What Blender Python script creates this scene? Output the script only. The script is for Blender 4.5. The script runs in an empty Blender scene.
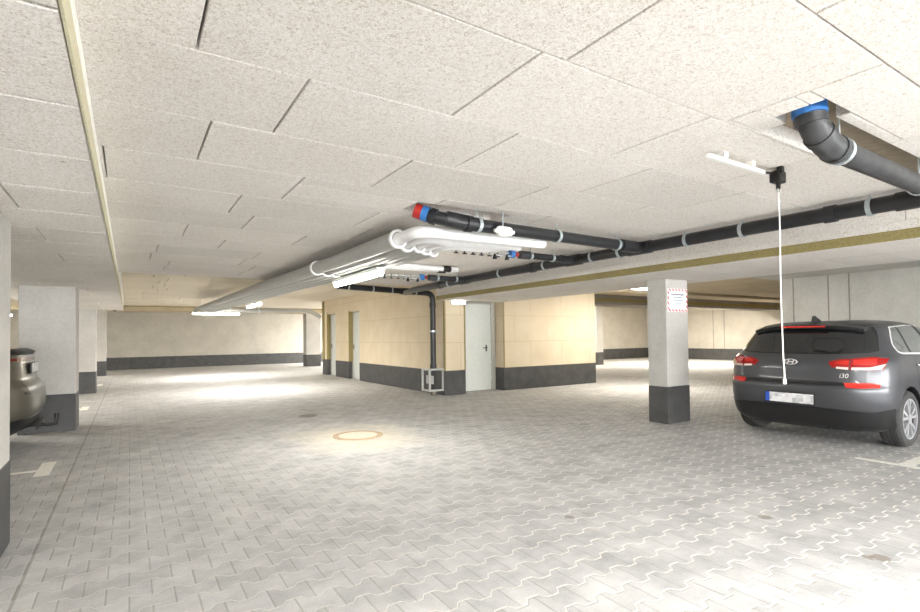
import bpy, bmesh, math, random
from mathutils import Vector, Matrix
PI = math.pi
scene = bpy.context.scene
COL = scene.collection
H = 1.31          # camera height
# ------------------------------------------------------------------ colours
def srgb(r, g, b, a=1.0):
    f = lambda c: (c / 255 / 12.92) if c / 255 <= 0.04045 else ((c / 255 + 0.055) / 1.055) ** 2.4
    return (f(r), f(g), f(b), a)
# ------------------------------------------------------------------ node maths helper
class N:
    def __init__(s, nt, sock): s.nt = nt; s.s = sock
    def _m(s, op, *o):
        n = s.nt.nodes.new('ShaderNodeMath'); n.operation = op
        s.nt.links.new(s.s, n.inputs[0])
        for i, x in enumerate(o):
            if isinstance(x, N): s.nt.links.new(x.s, n.inputs[i + 1])
            else: n.inputs[i + 1].default_value = x
        return N(s.nt, n.outputs[0])
    def __add__(s, o): return s._m('ADD', o)
    def __sub__(s, o): return s._m('SUBTRACT', o)
    def __mul__(s, o): return s._m('MULTIPLY', o)
    def __truediv__(s, o): return s._m('DIVIDE', o)
    def abs(s): return s._m('ABSOLUTE')
    def frac(s): return s._m('FRACT')
    def floor(s): return s._m('FLOOR')
    def cos(s): return s._m('COSINE')
    def lt(s, o): return s._m('LESS_THAN', o)
    def gt(s, o): return s._m('GREATER_THAN', o)
    def min(s, o): return s._m('MINIMUM', o)
    def max(s, o): return s._m('MAXIMUM', o)
def newmat(name):
    m = bpy.data.materials.new(name); m.use_nodes = True
    nt = m.node_tree; b = nt.nodes['Principled BSDF']
    return m, nt, b
def pos_xyz(nt):
    g = nt.nodes.new('ShaderNodeNewGeometry'); s = nt.nodes.new('ShaderNodeSeparateXYZ')
    nt.links.new(g.outputs['Position'], s.inputs[0])
    return g, N(nt, s.outputs[0]), N(nt, s.outputs[1]), N(nt, s.outputs[2])
def noise(nt, vec, scale, detail=3, rough=.5, dist=0):
    n = nt.nodes.new('ShaderNodeTexNoise'); n.inputs['Scale'].default_value = scale
    n.inputs['Detail'].default_value = detail; n.inputs['Roughness'].default_value = rough
    n.inputs['Distortion'].default_value = dist
    if vec is not None: nt.links.new(vec, n.inputs['Vector'])
    return n
def ramp(nt, fac, stops):
    r = nt.nodes.new('ShaderNodeValToRGB'); e = r.color_ramp.elements
    while len(e) > 1: e.remove(e[0])
    e[0].position = stops[0][0]; e[0].color = stops[0][1]
    for p, c in stops[1:]:
        k = e.new(p); k.color = c
    nt.links.new(fac.s if isinstance(fac, N) else fac, r.inputs[0])
    return r.outputs[0]
def mix(nt, fac, a, b, mode='MIX'):
    n = nt.nodes.new('ShaderNodeMix'); n.data_type = 'RGBA'; n.blend_type = mode
    def put(i, v):
        if isinstance(v, N): nt.links.new(v.s, n.inputs[i])
        elif isinstance(v, (tuple, list, float, int)): n.inputs[i].default_value = v
        else: nt.links.new(v, n.inputs[i])
    put(0, fac); put(6, a); put(7, b)
    return n.outputs[2]
def bump(nt, b, height, strength=.3, dist=.01):
    n = nt.nodes.new('ShaderNodeBump'); n.inputs['Strength'].default_value = strength
    n.inputs['Distance'].default_value = dist
    nt.links.new(height.s if isinstance(height, N) else height, n.inputs['Height'])
    nt.links.new(n.outputs[0], b.inputs['Normal'])
def plain(name, col, rough=.5, metal=0, coat=0, var=.06, scale=18, spec=None):
    m, nt, b = newmat(name)
    b.inputs['Roughness'].default_value = rough; b.inputs['Metallic'].default_value = metal
    b.inputs['Coat Weight'].default_value = coat
    if spec is not None: b.inputs['Specular IOR Level'].default_value = spec
    g = nt.nodes.new('ShaderNodeNewGeometry')
    n = noise(nt, g.outputs['Position'], scale)
    lo = tuple(c * (1 - var * 2) for c in col[:3]) + (1,); hi = tuple(min(1, c * (1 + var * 2)) for c in col[:3]) + (1,)
    nt.links.new(ramp(nt, n.outputs[0], [(.3, lo), (.7, hi)]), b.inputs['Base Color'])
    return m
def emit(name, col, strength):
    m, nt, b = newmat(name)
    b.inputs['Base Color'].default_value = col
    b.inputs['Emission Color'].default_value = col; b.inputs['Emission Strength'].default_value = strength
    return m
# wood-wool acoustic board
def woodwool(name, base, dark, light):
    m, nt, b = newmat(name); g, X, Y, Z = pos_xyz(nt); P = g.outputs['Position']
    n1 = noise(nt, P, 90, 5, .75, 1.5); n2 = noise(nt, P, 28, 3, .6, .8); n3 = noise(nt, P, 1.3, 2)
    c = ramp(nt, n1.outputs[0], [(.35, dark), (.48, base), (.62, light)])
    c = mix(nt, ramp(nt, n2.outputs[0], [(.55, (0, 0, 0, 1)), (.75, (.30, .30, .30, 1))]), c, dark)
    c = mix(nt, .10, c, ramp(nt, n3.outputs[0], [(.3, dark), (.7, light)]))
    # fixing screw heads and knots, sparse darker dots
    v = nt.nodes.new('ShaderNodeTexVoronoi'); v.inputs['Scale'].default_value = 2.6; v.inputs['Randomness'].default_value = .55
    nt.links.new(P, v.inputs['Vector'])
    c = mix(nt, N(nt, v.outputs['Distance']).lt(.035) * .5, c, tuple(x * .35 for x in dark[:3]) + (1,))
    # each board a little different
    mr = nt.nodes.new('ShaderNodeMapRange'); mr.inputs[3].default_value = .95; mr.inputs[4].default_value = 1.04
    nt.links.new(g.outputs['Random Per Island'], mr.inputs[0])
    cc = nt.nodes.new('ShaderNodeVectorMath'); cc.operation = 'SCALE'
    nt.links.new(c, cc.inputs[0]); nt.links.new(mr.outputs[0], cc.inputs['Scale'])
    nt.links.new(cc.outputs[0], b.inputs['Base Color'])
    b.inputs['Roughness'].default_value = .95; b.inputs['Specular IOR Level'].default_value = .15
    bump(nt, b, n1.outputs[0], .5, .006)
    return m
M = {}
M['wool'] = woodwool('wood_wool_board', srgb(234, 230, 225), srgb(182, 168, 151), srgb(250, 247, 243))
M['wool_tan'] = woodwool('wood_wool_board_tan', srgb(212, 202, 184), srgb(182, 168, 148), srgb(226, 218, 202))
M['edge_yellow'] = plain('mineral_wool_edge', srgb(150, 138, 92), .95, scale=60, var=.1)
M['edge_cream'] = plain('cream_board_edge', srgb(204, 198, 170), .9, scale=60)
M['edge_white'] = plain('lit_white_edge', srgb(246, 244, 236), .8)  # upper strip of the soffit edge, its lit look painted near white
M['slot'] = plain('slot_board_edge', srgb(132, 122, 104), .95, scale=40)
M['joint_brown'] = plain('brown_board_back', srgb(146, 134, 116), .95)
# concrete
def concrete(name, col, joints=False, amt=.10):
    m, nt, b = newmat(name); g, X, Y, Z = pos_xyz(nt); P = g.outputs['Position']
    n1 = noise(nt, P, 1.6, 4, .6); n2 = noise(nt, P, 22, 4, .6)
    lo = tuple(c * (1 - 2 * amt) for c in col[:3]) + (1,); hi = tuple(min(1, c * (1 + amt)) for c in col[:3]) + (1,)
    c = ramp(nt, n1.outputs[0], [(.3, lo), (.7, hi)])
    c = mix(nt, .35, c, ramp(nt, n2.outputs[0], [(.3, lo), (.65, hi)]))
    v = nt.nodes.new('ShaderNodeTexVoronoi'); v.inputs['Scale'].default_value = 5
    nt.links.new(P, v.inputs['Vector'])
    c = mix(nt, N(nt, v.outputs['Distance']).lt(.05) * .35, c, tuple(x * .5 for x in col[:3]) + (1,))
    nt.links.new(c, b.inputs['Base Color'])
    b.inputs['Roughness'].default_value = .85
    bump(nt, b, n2.outputs[0], .15, .004)
    return m
M['concrete'] = concrete('pillar_concrete', srgb(190, 188, 183), amt=.10)
M['concrete_warm'] = concrete('wall_concrete_warm', srgb(190, 185, 174))
M['concrete_wall'] = concrete('wall_concrete_grey', srgb(198, 196, 190))
M['concrete_slab'] = concrete('slab_concrete', srgb(150, 144, 134))
M['slab_tan'] = concrete('slab_tan', srgb(194, 180, 152))
M['band'] = plain('dark_grey_base_paint', srgb(72, 72, 72), .6, var=.10, scale=5)
# room cladding with staggered boards
def cladding(name, axis):
    m, nt, b = newmat(name); g, X, Y, Z = pos_xyz(nt); P = g.outputs['Position']
    U = X if axis == 'x' else Y
    r = ((Z - .54) / .62)
    row = r.floor(); off = (row * .5).frac()
    fu = ((U - .1) / 1.03 + off).frac()
    du = (fu - .5).abs() * -1 + .5; dv = ((r.frac() - .5).abs() * -1 + .5)
    j = (du * 1.03).lt(.006).max((dv * .62).lt(.006))
    n1 = noise(nt, P, 60, 4, .6); n2 = noise(nt, P, 2.2, 3)
    c = ramp(nt, n1.outputs[0], [(.3, srgb(206, 190, 162)), (.7, srgb(224, 211, 186))])
    c = mix(nt, .3, c, ramp(nt, n2.outputs[0], [(.35, srgb(202, 184, 154)), (.7, srgb(226, 215, 194))]))
    c = mix(nt, j * .45, c, srgb(170, 142, 96))
    nt.links.new(c, b.inputs['Base Color']); b.inputs['Roughness'].default_value = .9
    bump(nt, b, j * -1, .3, .004)
    return m
M['clad_x'] = cladding('room_cladding_front', 'x'); M['clad_y'] = cladding('room_cladding_side', 'y')
# interlocking pavers
def pavers():
    m, nt, b = newmat('interlocking_pavers'); g, X, Y, Z = pos_xyz(nt); P = g.outputs['Position']
    L, W, A = .20, .165, .13
    u = X / L; y = Y / W
    w = ((u * (2 * PI)).cos() * -2.2).max(-1).min(1)
    se = (((y - w * A) / 2 + .5).frac() - .5).abs() * 2
    so = (((y - 1 + w * A) / 2 + .5).frac() - .5).abs() * 2
    seam = se.min(so) * W
    f = ((y - w * A) / 2).frac() * 2
    even = f.lt((w * (-2 * A)) + 1)
    odd = even * -1 + 1
    je = ((u + .5).frac() - .5).abs() * L; jo = (u.frac() - .5).abs() * L
    joint = je * even + jo * odd
    sm = seam.lt(.0065); jm = joint.lt(.0045)
    # straight joint line at the edge of the parking row, for x < -0.49 the courses shift
    ln = (X + .49).abs().lt(.008)
    big = noise(nt, P, .55, 3, .6); mid = noise(nt, P, 3.5, 4, .65); fine = noise(nt, P, 120, 3, .7)
    c = ramp(nt, big.outputs[0], [(.35, srgb(176, 176, 176)), (.65, srgb(202, 202, 201))])
    c = mix(nt, .55, c, ramp(nt, mid.outputs[0], [(.32, srgb(142, 142, 143)), (.5, srgb(186, 186, 186)), (.68, srgb(216, 215, 212))]))
    c = mix(nt, .25, c, ramp(nt, fine.outputs[0], [(.3, srgb(130, 128, 126)), (.7, srgb(220, 218, 214))]))
    # per stone tone
    wn = nt.nodes.new('ShaderNodeTexWhiteNoise'); wn.noise_dimensions = '3D'
    cx = nt.nodes.new('ShaderNodeCombineXYZ')
    ux = (u + even * .5 * -1 + .5)
    nt.links.new((u * even + (u + .5) * odd).floor().s, cx.inputs[0])
    nt.links.new((((y - w * A) / 2).floor()).s, cx.inputs[1]); nt.links.new(even.s, cx.inputs[2])
    nt.links.new(cx.outputs[0], wn.inputs['Vector'])
    tone = ramp(nt, wn.outputs['Value'], [(0, (.86, .86, .86, 1)), (1, (1.0, 1.0, 1.0, 1))])
    c = mix(nt, 1.0, c, tone, 'MULTIPLY')
    # sand in the seams: pale towards the right of the aisle, darker on the left
    side = ramp(nt, (X * .25 - .1), [(0, (0, 0, 0, 1)), (1, (1, 1, 1, 1))])
    sand = mix(nt, side, srgb(206, 203, 196), srgb(238, 235, 226))
    c = mix(nt, sm * .75, c, sand)
    c = mix(nt, jm * .38, c, srgb(138, 134, 126))
    c = mix(nt, ln * .6, c, srgb(140, 134, 124))
    # small stains
    for px, py, r in ((3.65, 1.22, .05), (3.79, 1.93, .045), (2.66, 2.72, .035), (3.60, 1.26, .03)):
        d = noise(nt, P, 40, 2)
        dx = (X - px); dy = (Y - py)
        dd = (dx * dx + dy * dy + (N(nt, d.outputs[0]) - .5) * .004)
        c = mix(nt, dd.lt(r * r) * .6, c, srgb(118, 106, 90))
    # pale pool of tube light painted on the paving round the manhole
    dx = X - 2.55; dy = Y - 6.5
    pool = (dx * dx + dy * dy * .7)
    pool_n = noise(nt, P, 2.0, 3)
    c = mix(nt, ramp(nt, pool + (N(nt, pool_n.outputs[0]) - .5) * 1.6, [(0, (.55, .55, .55, 1)), (1, (0, 0, 0, 1))]), c, srgb(226, 216, 192))
    nt.links.new(c, b.inputs['Base Color'])
    b.inputs['Roughness'].default_value = .8; b.inputs['Specular IOR Level'].default_value = .3
    hgt = (seam * 120).min(1) * ((joint * 120).min(1) * .6 + .4)
    hh = hgt + N(nt, fine.outputs[0]) * .15
    bump(nt, b, hh, .7, .006)
    return m
M['pavers'] = pavers()
M['door_white'] = plain('white_door_paint', srgb(214, 218, 214), .45, var=.02)
M['door_frame'] = plain('grey_frame_paint', srgb(176, 176, 168), .5, var=.02)
M['black'] = plain('black_plastic', srgb(26, 26, 27), .4)
M['pipe_black'] = plain('black_drain_pipe', srgb(36, 37, 40), .38, var=.12, scale=8)
M['pipe_dusty'] = plain('dusty_black_pipe', srgb(56, 57, 59), .45, var=.2, scale=14)
M['pipe_white'] = plain('white_pipe_jacket', srgb(240, 240, 240), .35, var=.02)
M['pipe_grey'] = plain('grey_pipe_jacket', srgb(166, 166, 163), .38, var=.03)
M['clamp'] = plain('zinc_clamp', srgb(190, 200, 204), .35, metal=.6)
M['blue'] = plain('blue_collar', srgb(52, 116, 186), .4)
M['red'] = plain('red_collar', srgb(176, 40, 30), .4)
M['brass'] = plain('brass_valve', srgb(170, 150, 110), .4, metal=.7)
M['white_paint'] = plain('white_line_paint', srgb(236, 234, 226), .8, var=.05, scale=40)
M['white_plastic'] = plain('white_plastic', srgb(238, 238, 234), .5, var=.01)
M['rust'] = plain('rusty_iron_rim', srgb(184, 162, 134), .8, var=.15, scale=60)
M['manhole'] = plain('concrete_manhole_fill', srgb(216, 208, 190), .85, var=.06, scale=30)
M['iron'] = plain('cast_iron', srgb(134, 128, 116), .7, var=.1)
M['galv'] = plain('galvanised_steel', srgb(196, 198, 196), .45, metal=.4)
M['rope'] = plain('white_cord', srgb(240, 238, 232), .8)
M['tube'] = emit('lit_tube', (1, .97, .9, 1), 14)
M['lit_panel'] = emit('lit_sign_panel', (.95, 1, .97, 1), 5.0)
M['sign_white'] = plain('sign_white', srgb(242, 240, 240), .4, var=.01)
M['sign_red'] = plain('sign_red', srgb(214, 74, 84), .4, var=.01)
m_, nt_m, b_m = newmat('red_white_stripes'); g_, X_, Y_, Z_ = pos_xyz(nt_m)
nt_m.links.new(mix(nt_m, (((X_ + Z_) * 13).frac()).lt(.48), srgb(242, 238, 238), srgb(206, 62, 72)), b_m.inputs['Base Color']); b_m.inputs['Roughness'].default_value = .4
M['stripes'] = m_
M['sign_ink'] = plain('sign_ink', srgb(96, 96, 116), .5, var=.02)
M['sign_blue'] = plain('sign_ink_blue', srgb(120, 150, 170), .5, var=.02)
# car
def paint(name, col):
    m, nt, b = newmat(name)
    b.inputs['Base Color'].default_value = col; b.inputs['Metallic'].default_value = .5
    b.inputs['Roughness'].default_value = .40; b.inputs['Coat Weight'].default_value = .4; b.inputs['Coat Roughness'].default_value = .10
    g = nt.nodes.new('ShaderNodeNewGeometry'); n = noise(nt, g.outputs['Position'], 900, 2)
    nt.links.new(ramp(nt, n.outputs[0], [(.3, tuple(c * .85 for c in col[:3]) + (1,)), (.7, tuple(c * 1.15 for c in col[:3]) + (1,))]), b.inputs['Base Color'])
    return m
M['paint_grey'] = paint('dark_grey_metallic_paint', srgb(80, 81, 85))
M['paint_brown'] = paint('brown_grey_metallic_paint', srgb(92, 88, 78))
def glass(name, col, rough=.04):
    m, nt, b = newmat(name)
    g = nt.nodes.new('ShaderNodeNewGeometry'); n = noise(nt, g.outputs['Position'], 3, 2)
    nt.links.new(ramp(nt, n.outputs[0], [(.3, col), (.7, tuple(c * 1.5 for c in col[:3]) + (1,))]), b.inputs['Base Color'])
    b.inputs['Roughness'].default_value = rough; b.inputs['Specular IOR Level'].default_value = .8; b.inputs['Coat Weight'].default_value = .5
    return m
M['glass_dark'] = glass('tinted_rear_glass', srgb(24, 26, 28))
M['glass_side'] = glass('tinted_side_glass', srgb(84, 88, 88))
M['lamp_red'] = glass('red_lamp_lens', srgb(140, 16, 14), .1)
M['lamp_red2'] = glass('bright_red_lamp_lens', srgb(186, 40, 32), .1)
M['lamp_dim'] = glass('dark_red_lamp_lens', srgb(96, 34, 30), .15)
M['lamp_clear'] = glass('clear_lamp_lens', srgb(226, 206, 196), .1)
M['chrome'] = plain('chrome', srgb(214, 214, 210), .15, metal=1, var=.01)
M['tyre'] = plain('tyre_rubber', srgb(62, 62, 61), .8, var=.1, scale=40)
M['rim'] = plain('silver_alloy', srgb(186, 187, 190), .35, metal=.5, var=.02)
M['rim_dark'] = plain('dark_alloy_recess', srgb(26, 26, 28), .5)
M['badge'] = plain('badge_silver', srgb(226, 226, 226), .35, metal=.2, var=.01)
M['plate_blue'] = plain('plate_blue_band', srgb(40, 84, 190), .4, var=.01)
def plate_mat():
    m, nt, b = newmat('blurred_plate')
    tc = nt.nodes.new('ShaderNodeTexCoord'); s = nt.nodes.new('ShaderNodeSeparateXYZ'); nt.links.new(tc.outputs['Object'], s.inputs[0])
    cx = nt.nodes.new('ShaderNodeCombineXYZ')
    nt.links.new((N(nt, s.outputs[1]) * 26).floor().s, cx.inputs[0]); nt.links.new((N(nt, s.outputs[2]) * 26).floor().s, cx.inputs[1])
    wn = nt.nodes.new('ShaderNodeTexWhiteNoise'); nt.links.new(cx.outputs[0], wn.inputs['Vector'])
    nt.links.new(ramp(nt, wn.outputs['Value'], [(0, srgb(176, 176, 180)), (.5, srgb(214, 214, 216)), (1, srgb(232, 232, 232))]), b.inputs['Base Color'])
    b.inputs['Roughness'].default_value = .4
    return m
M['plate'] = plate_mat()
# ------------------------------------------------------------------ mesh builder
class MB:
    def __init__(s): s.v = []; s.f = []; s.mi = []; s.sm = []
    def add(s, vs, fs, mi=0, smooth=False):
        o = len(s.v); s.v += [tuple(v) for v in vs]
        for f in fs: s.f.append([o + i for i in f]); s.mi.append(mi); s.sm.append(smooth)
        return s
    def box(s, x0, x1, y0, y1, z0, z1, mi=0, ch=0):
        if ch:
            b = bmesh.new(); bmesh.ops.create_cube(b, size=1)
            for v in b.verts: v.co = Vector(((x0 + x1) / 2 + v.co.x * (x1 - x0), (y0 + y1) / 2 + v.co.y * (y1 - y0), (z0 + z1) / 2 + v.co.z * (z1 - z0)))
            bmesh.ops.bevel(b, geom=b.edges[:], offset=ch, segments=2, profile=.5, affect='EDGES')
            b.verts.index_update()
            s.add([v.co[:] for v in b.verts], [[v.index for v in f.verts] for f in b.faces], mi); b.free(); return s
        return s.add([(x0, y0, z0), (x1, y0, z0), (x1, y1, z0), (x0, y1, z0), (x0, y0, z1), (x1, y0, z1), (x1, y1, z1), (x0, y1, z1)],
                     [(0, 3, 2, 1), (4, 5, 6, 7), (0, 1, 5, 4), (1, 2, 6, 5), (2, 3, 7, 6), (3, 0, 4, 7)], mi)
    def quad(s, a, b, c, d, mi=0): return s.add([a, b, c, d], [(0, 1, 2, 3)], mi)
    def tube(s, pts, r, n=20, mi=0, caps=True, rs=None):
        pts = [Vector(p) for p in pts]; k = len(pts); rings = []; up = None
        for i, p in enumerate(pts):
            t = (pts[min(i + 1, k - 1)] - pts[max(i - 1, 0)]).normalized()
            if up is None:
                up = Vector((0, 0, 1)) if abs(t.z) < .9 else Vector((1, 0, 0))
            a = (up - t * up.dot(t)).normalized(); c = t.cross(a); up = a
            rr = rs[i] if rs else r
            rings.append([p + (a * math.cos(2 * PI * j / n) + c * math.sin(2 * PI * j / n)) * rr for j in range(n)])
        vs = [v for R_ in rings for v in R_]
        fs = [(i * n + j, i * n + (j + 1) % n, (i + 1) * n + (j + 1) % n, (i + 1) * n + j) for i in range(k - 1) for j in range(n)]
        s.add(vs, fs, mi, True)
        if caps:
            s.add(rings[0], [list(range(n))[::-1]], mi); s.add(rings[-1], [list(range(n))], mi)
        return s
    def ring(s, c, ax, r, tube=.006, w=.02, n=28, mi=0):
        # flat band round an axis: a clamp
        c = Vector(c); ax = Vector(ax).normalized(); t = Vector((0, 0, 1)) if abs(ax.z) < .9 else Vector((1, 0, 0))
        a = (t - ax * t.dot(ax)).normalized(); b = ax.cross(a)
        vs = []
        for j in range(n):
            d = a * math.cos(2 * PI * j / n) + b * math.sin(2 * PI * j / n)
            vs += [c + d * r - ax * w / 2, c + d * (r + tube) - ax * w / 2, c + d * (r + tube) + ax * w / 2, c + d * r + ax * w / 2]
        fs = []
        for j in range(n):
            k = (j + 1) % n
            for q in range(4): fs.append((j * 4 + q, j * 4 + (q + 1) % 4, k * 4 + (q + 1) % 4, k * 4 + q))
        return s.add(vs, fs, mi)
    def build(s, name, mats, parent=None, origin=None):
        me = bpy.data.meshes.new(name)
        o0 = Vector(origin) if origin else Vector((0, 0, 0))
        me.from_pydata([tuple(Vector(v) - o0) for v in s.v], [], s.f)
        for mm in (mats if isinstance(mats, (list, tuple)) else [mats]): me.materials.append(mm)
        me.polygons.foreach_set('material_index', s.mi); me.polygons.foreach_set('use_smooth', s.sm)
        b = bmesh.new(); b.from_mesh(me); bmesh.ops.recalc_face_normals(b, faces=b.faces[:]); b.to_mesh(me); b.free()
        me.update()
        ob = bpy.data.objects.new(name, me); COL.objects.link(ob)
        if parent is not None:
            ob.parent = parent
            ob.location = o0
        else: ob.location = o0
        return ob
def tag(o, label=None, cat=None, group=None, kind=None):
    if label: o['label'] = label
    if cat: o['category'] = cat
    if group: o['group'] = group
    if kind: o['kind'] = kind
    return o
def empty(name, loc, rz=0, label=None, cat=None, group=None):
    o = bpy.data.objects.new(name, None); COL.objects.link(o); o.location = loc; o.rotation_euler = (0, 0, rz); o.empty_display_size = .1
    return tag(o, label, cat, group)
def part(mb, name, mats, root, label=None):
    """verts given in world space; becomes a child of an unrotated root"""
    o = mb.build(name, mats)
    off = Vector(root.location)
    p = root.parent
    while p is not None: off += Vector(p.location); p = p.parent
    for v in o.data.vertices: v.co -= off
    o.parent = root
    if label: o['label'] = label
    return o
def struct(mb, name, mats): return tag(mb.build(name, mats), kind='structure')
def bend(p0, c, p1, r, n=8):
    """polyline p0 -> c -> p1 with the corner rounded"""
    p0, c, p1 = Vector(p0), Vector(c), Vector(p1)
    a = (p0 - c).normalized(); b = (p1 - c).normalized()
    s_, e_ = c + a * r, c + b * r
    out = [p0]
    for i in range(n + 1):
        t = i / n; out.append((1 - t) ** 2 * s_ + 2 * t * (1 - t) * c + t * t * e_)
    out.append(p1); return out
# ------------------------------------------------------------------ SETTING
XL, XW, YN, YF = -6.4, 11.6, -7.0, 27.2
fl = MB(); fl.box(-9, 26, -22, 28, -.3, 0)
struct(fl, 'floor', M['pavers'])
ZC, ZS, ZF = 2.29, 2.10, 2.60
ROWS = [.72 - .603 + .603 * k for k in range(-12, 15)]
JO = {.117: 1.78 - 1.015, .72: .18 + .12, 1.323: .19, 1.926: .575, 2.529: .31, 3.132: .90, 3.735: .645, 4.338: .84, 4.941: .42, 5.544: .80, 6.147: .25}
SLOTS = [(2.60, 4.62, 1.03, 1.30), (2.48, 2.72, .97, 1.18), (1.78, 2.62, 3.30, 3.57), (4.62, 5.65, -7, 8.9)]
def subtract(rects, h):
    out = []
    for (a, b, c, d) in rects:
        x0, x1, y0, y1 = h
        if x0 >= b or x1 <= a or y0 >= d or y1 <= c: out.append((a, b, c, d)); continue
        if c < y0: out.append((a, b, c, y0))
        if y1 < d: out.append((a, b, y1, d))
        c2, d2 = max(c, y0), min(d, y1)
        if a < x0: out.append((a, x0, c2, d2))
        if x1 < b: out.append((x1, b, c2, d2))
    return [r for r in out if r[1] - r[0] > .01 and r[3] - r[2] > .01]
def panel(mb, a, b, c, d, z, th=.05, g=.004, ch=.003, mi=0):
    a += .0045; b -= .0045; c += .003; d -= .003
    o = [(a, c), (b, c), (b, d), (a, d)]; i_ = [(a + ch, c + ch), (b - ch, c + ch), (b - ch, d - ch), (a + ch, d - ch)]
    vs = [(x, y, z) for x, y in i_] + [(x, y, z + ch) for x, y in o] + [(x, y, z + th) for x, y in o]
    fs = [(0, 1, 2, 3)] + [(k, 4 + k, 4 + (k + 1) % 4, (k + 1) % 4) for k in range(4)] + [(4 + k, 8 + k, 8 + (k + 1) % 4, 4 + (k + 1) % 4) for k in range(4)]
    mb.add(vs, fs, mi)
rnd = random.Random(4)
def panel_field(mb, x0, x1, y0, y1, z, rows, offs, slots=(), Lp=1.015, th=.05):
    for i, r in enumerate(rows):
        c, d = max(r, y0), min(r + .603, y1)
        if d - c < .02: continue
        off = offs(r)
        k = math.floor((x0 - off) / Lp); xx = off + k * Lp
        while xx < x1:
            a, b = max(xx, x0), min(xx + Lp, x1)
            if b - a > .02:
                rr = [(a, b, c, d)]
                for s_ in slots: rr = subtract(rr, s_)
                for q in rr: panel(mb, *q, z, th)
            xx += Lp
def offs(r):
    for k in JO:
        if abs(k - r) < .05: return JO[k]
    return random.Random(int(r * 100)).random()
cm = MB(); panel_field(cm, -.14, 5.65, YN, 8.9, ZC, ROWS, offs, SLOTS, th=.09)
struct(cm, 'ceiling', M['wool'])
# soffit over the left pillar row
sm_ = MB()
offs_l = {3.4: -.55}
rows_l = [1.54 + .612 * k for k in range(-14, 26)]
def offl(r): return -.55 - .5 * (round((r - 1.54) / .612) % 2 == 0)
YS = 16.4
panel_field(sm_, -1.83, -.14, YN, YS, ZS, rows_l, offl, th=.08)
struct(sm_, 'ceiling.001', M['wool'])
e = MB(); e.box(-.1405, -.133, YN, YS, ZS, ZS + .105, 0); e.box(-.1405, -.134, YN, YS, ZS + .105, 2.66, 1)
e.box(-1.85, -1.825, YN, YS, ZS, 2.66, 0); e.box(-1.85, -.133, YS, YS + .01, ZS, 2.66, 0)
struct(e, 'trim_1', [M['edge_cream'], M['edge_white']])
# slabs above
YS = 16.4
sl = MB(); sl.box(4.6, 5.70, YN, 8.9, 2.375, 2.9)
struct(sl, 'ceiling.002', M['concrete_slab'])
sl = MB(); sl.box(-.14, 4.6, YN, 8.9, 2.375, 2.9); sl.box(-1.83, -.14, YN, YS, 2.18, 2.9)
struct(sl, 'ceiling.008', M['joint_brown'])
# far aisle ceiling (higher)
fa = MB(); panel_field(fa, -1.83, -.13, YS + .01, YF, ZF, [YS + .603 * k for k in range(20)], offs, th=.06); panel_field(fa, -.13, 5.9, 8.9, YF, ZF, [8.9 + .603 * k for k in range(32)], offs, th=.06)
panel_field(fa, 5.9, 12, 18.3, YF, ZF, [18.3 + .603 * k for k in range(16)], offs, th=.06)
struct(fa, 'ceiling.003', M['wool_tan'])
fs_ = MB(); fs_.box(-.14, 12, 8.9, YF, 2.66, 2.9); fs_.box(XL, -1.83, YN, YF, 2.55, 2.9); fs_.box(-1.83, -.14, YS, YF, 2.66, 2.9)
struct(fs_, 'ceiling.004', M['slab_tan'])
# cross beams, far aisle
for (a, b, c, d, z) in ((XL, 12, 22.9, 24.2, 2.41), (XL, -1.85, 15.0, 16.2, 2.3)):
    k = MB(); k.box(a, b, c, d, z, 2.66); k.box(a, b, c - .02, c, z + .15, z + .21, 1)
    struct(k, 'ceiling_beam', [M['slab_tan'], M['edge_yellow']])
# right beam along the pillars
bm_ = MB(); bm_.box(5.70, 7.5, YN, 9.74, 2.13, 2.9)
struct(bm_, 'ceiling_beam', M['concrete_slab'])
bf = MB(); 
yy = YN; 
panel_yz = []
# side boards (two rows, staggered) and white underside boards
for (z0, z1, o_) in ((2.19, 2.265, .0), (2.265, 2.40, .5)):
    t = YN - o_
    while t < 9.74:
        a, b_ = max(t, YN), min(t + 1.015, 9.74)
        if b_ - a > .02: bf.box(5.65, 5.70, a + .002, b_ - .002, z0 + .001, z1 - .001)
        t += 1.015
struct(bf, 'ceiling_beam', M['wool'])
bu = MB(); panel_field(bu, 5.66, 7.5, YN, 9.74, 2.10, [YN + .603 * k for k in range(30)], offs, th=.03)
struct(bu, 'ceiling.005', M['wool'])
by = MB(); by.box(5.655, 5.70, YN, 9.745, 2.102, 2.19); struct(by, 'trim_2', M['edge_yellow'])
# ceilings on the right hand side
rc = MB(); rc.box(7.5, 12, YN, 5.6, 2.42, 2.9); struct(rc, 'ceiling.006', M['concrete_wall'])
rc = MB(); rc.box(7.5, 24.2, 5.6, 9.74, 2.50, 2.9); rc.box(10.6, 24.2, 9.74, 18.4, 2.85, 3.0); rc.box(12, 24.2, YN, 5.6, 2.5, 2.9)
struct(rc, 'ceiling.007', M['slab_tan'])
k = MB(); k.box(10.62, 24.1, 11.4, 12.3, 2.27, 2.86); k.box(10.62, 24.1, 11.38, 11.4, 2.36, 2.46, 1)
struct(k, 'ceiling_beam', [M['concrete_slab'], M['edge_yellow']])
k = MB(); k.box(10.62, 24.1, 9.0, 9.9, 2.42, 2.86); struct(k, 'ceiling_beam', M['slab_tan'])
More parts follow.
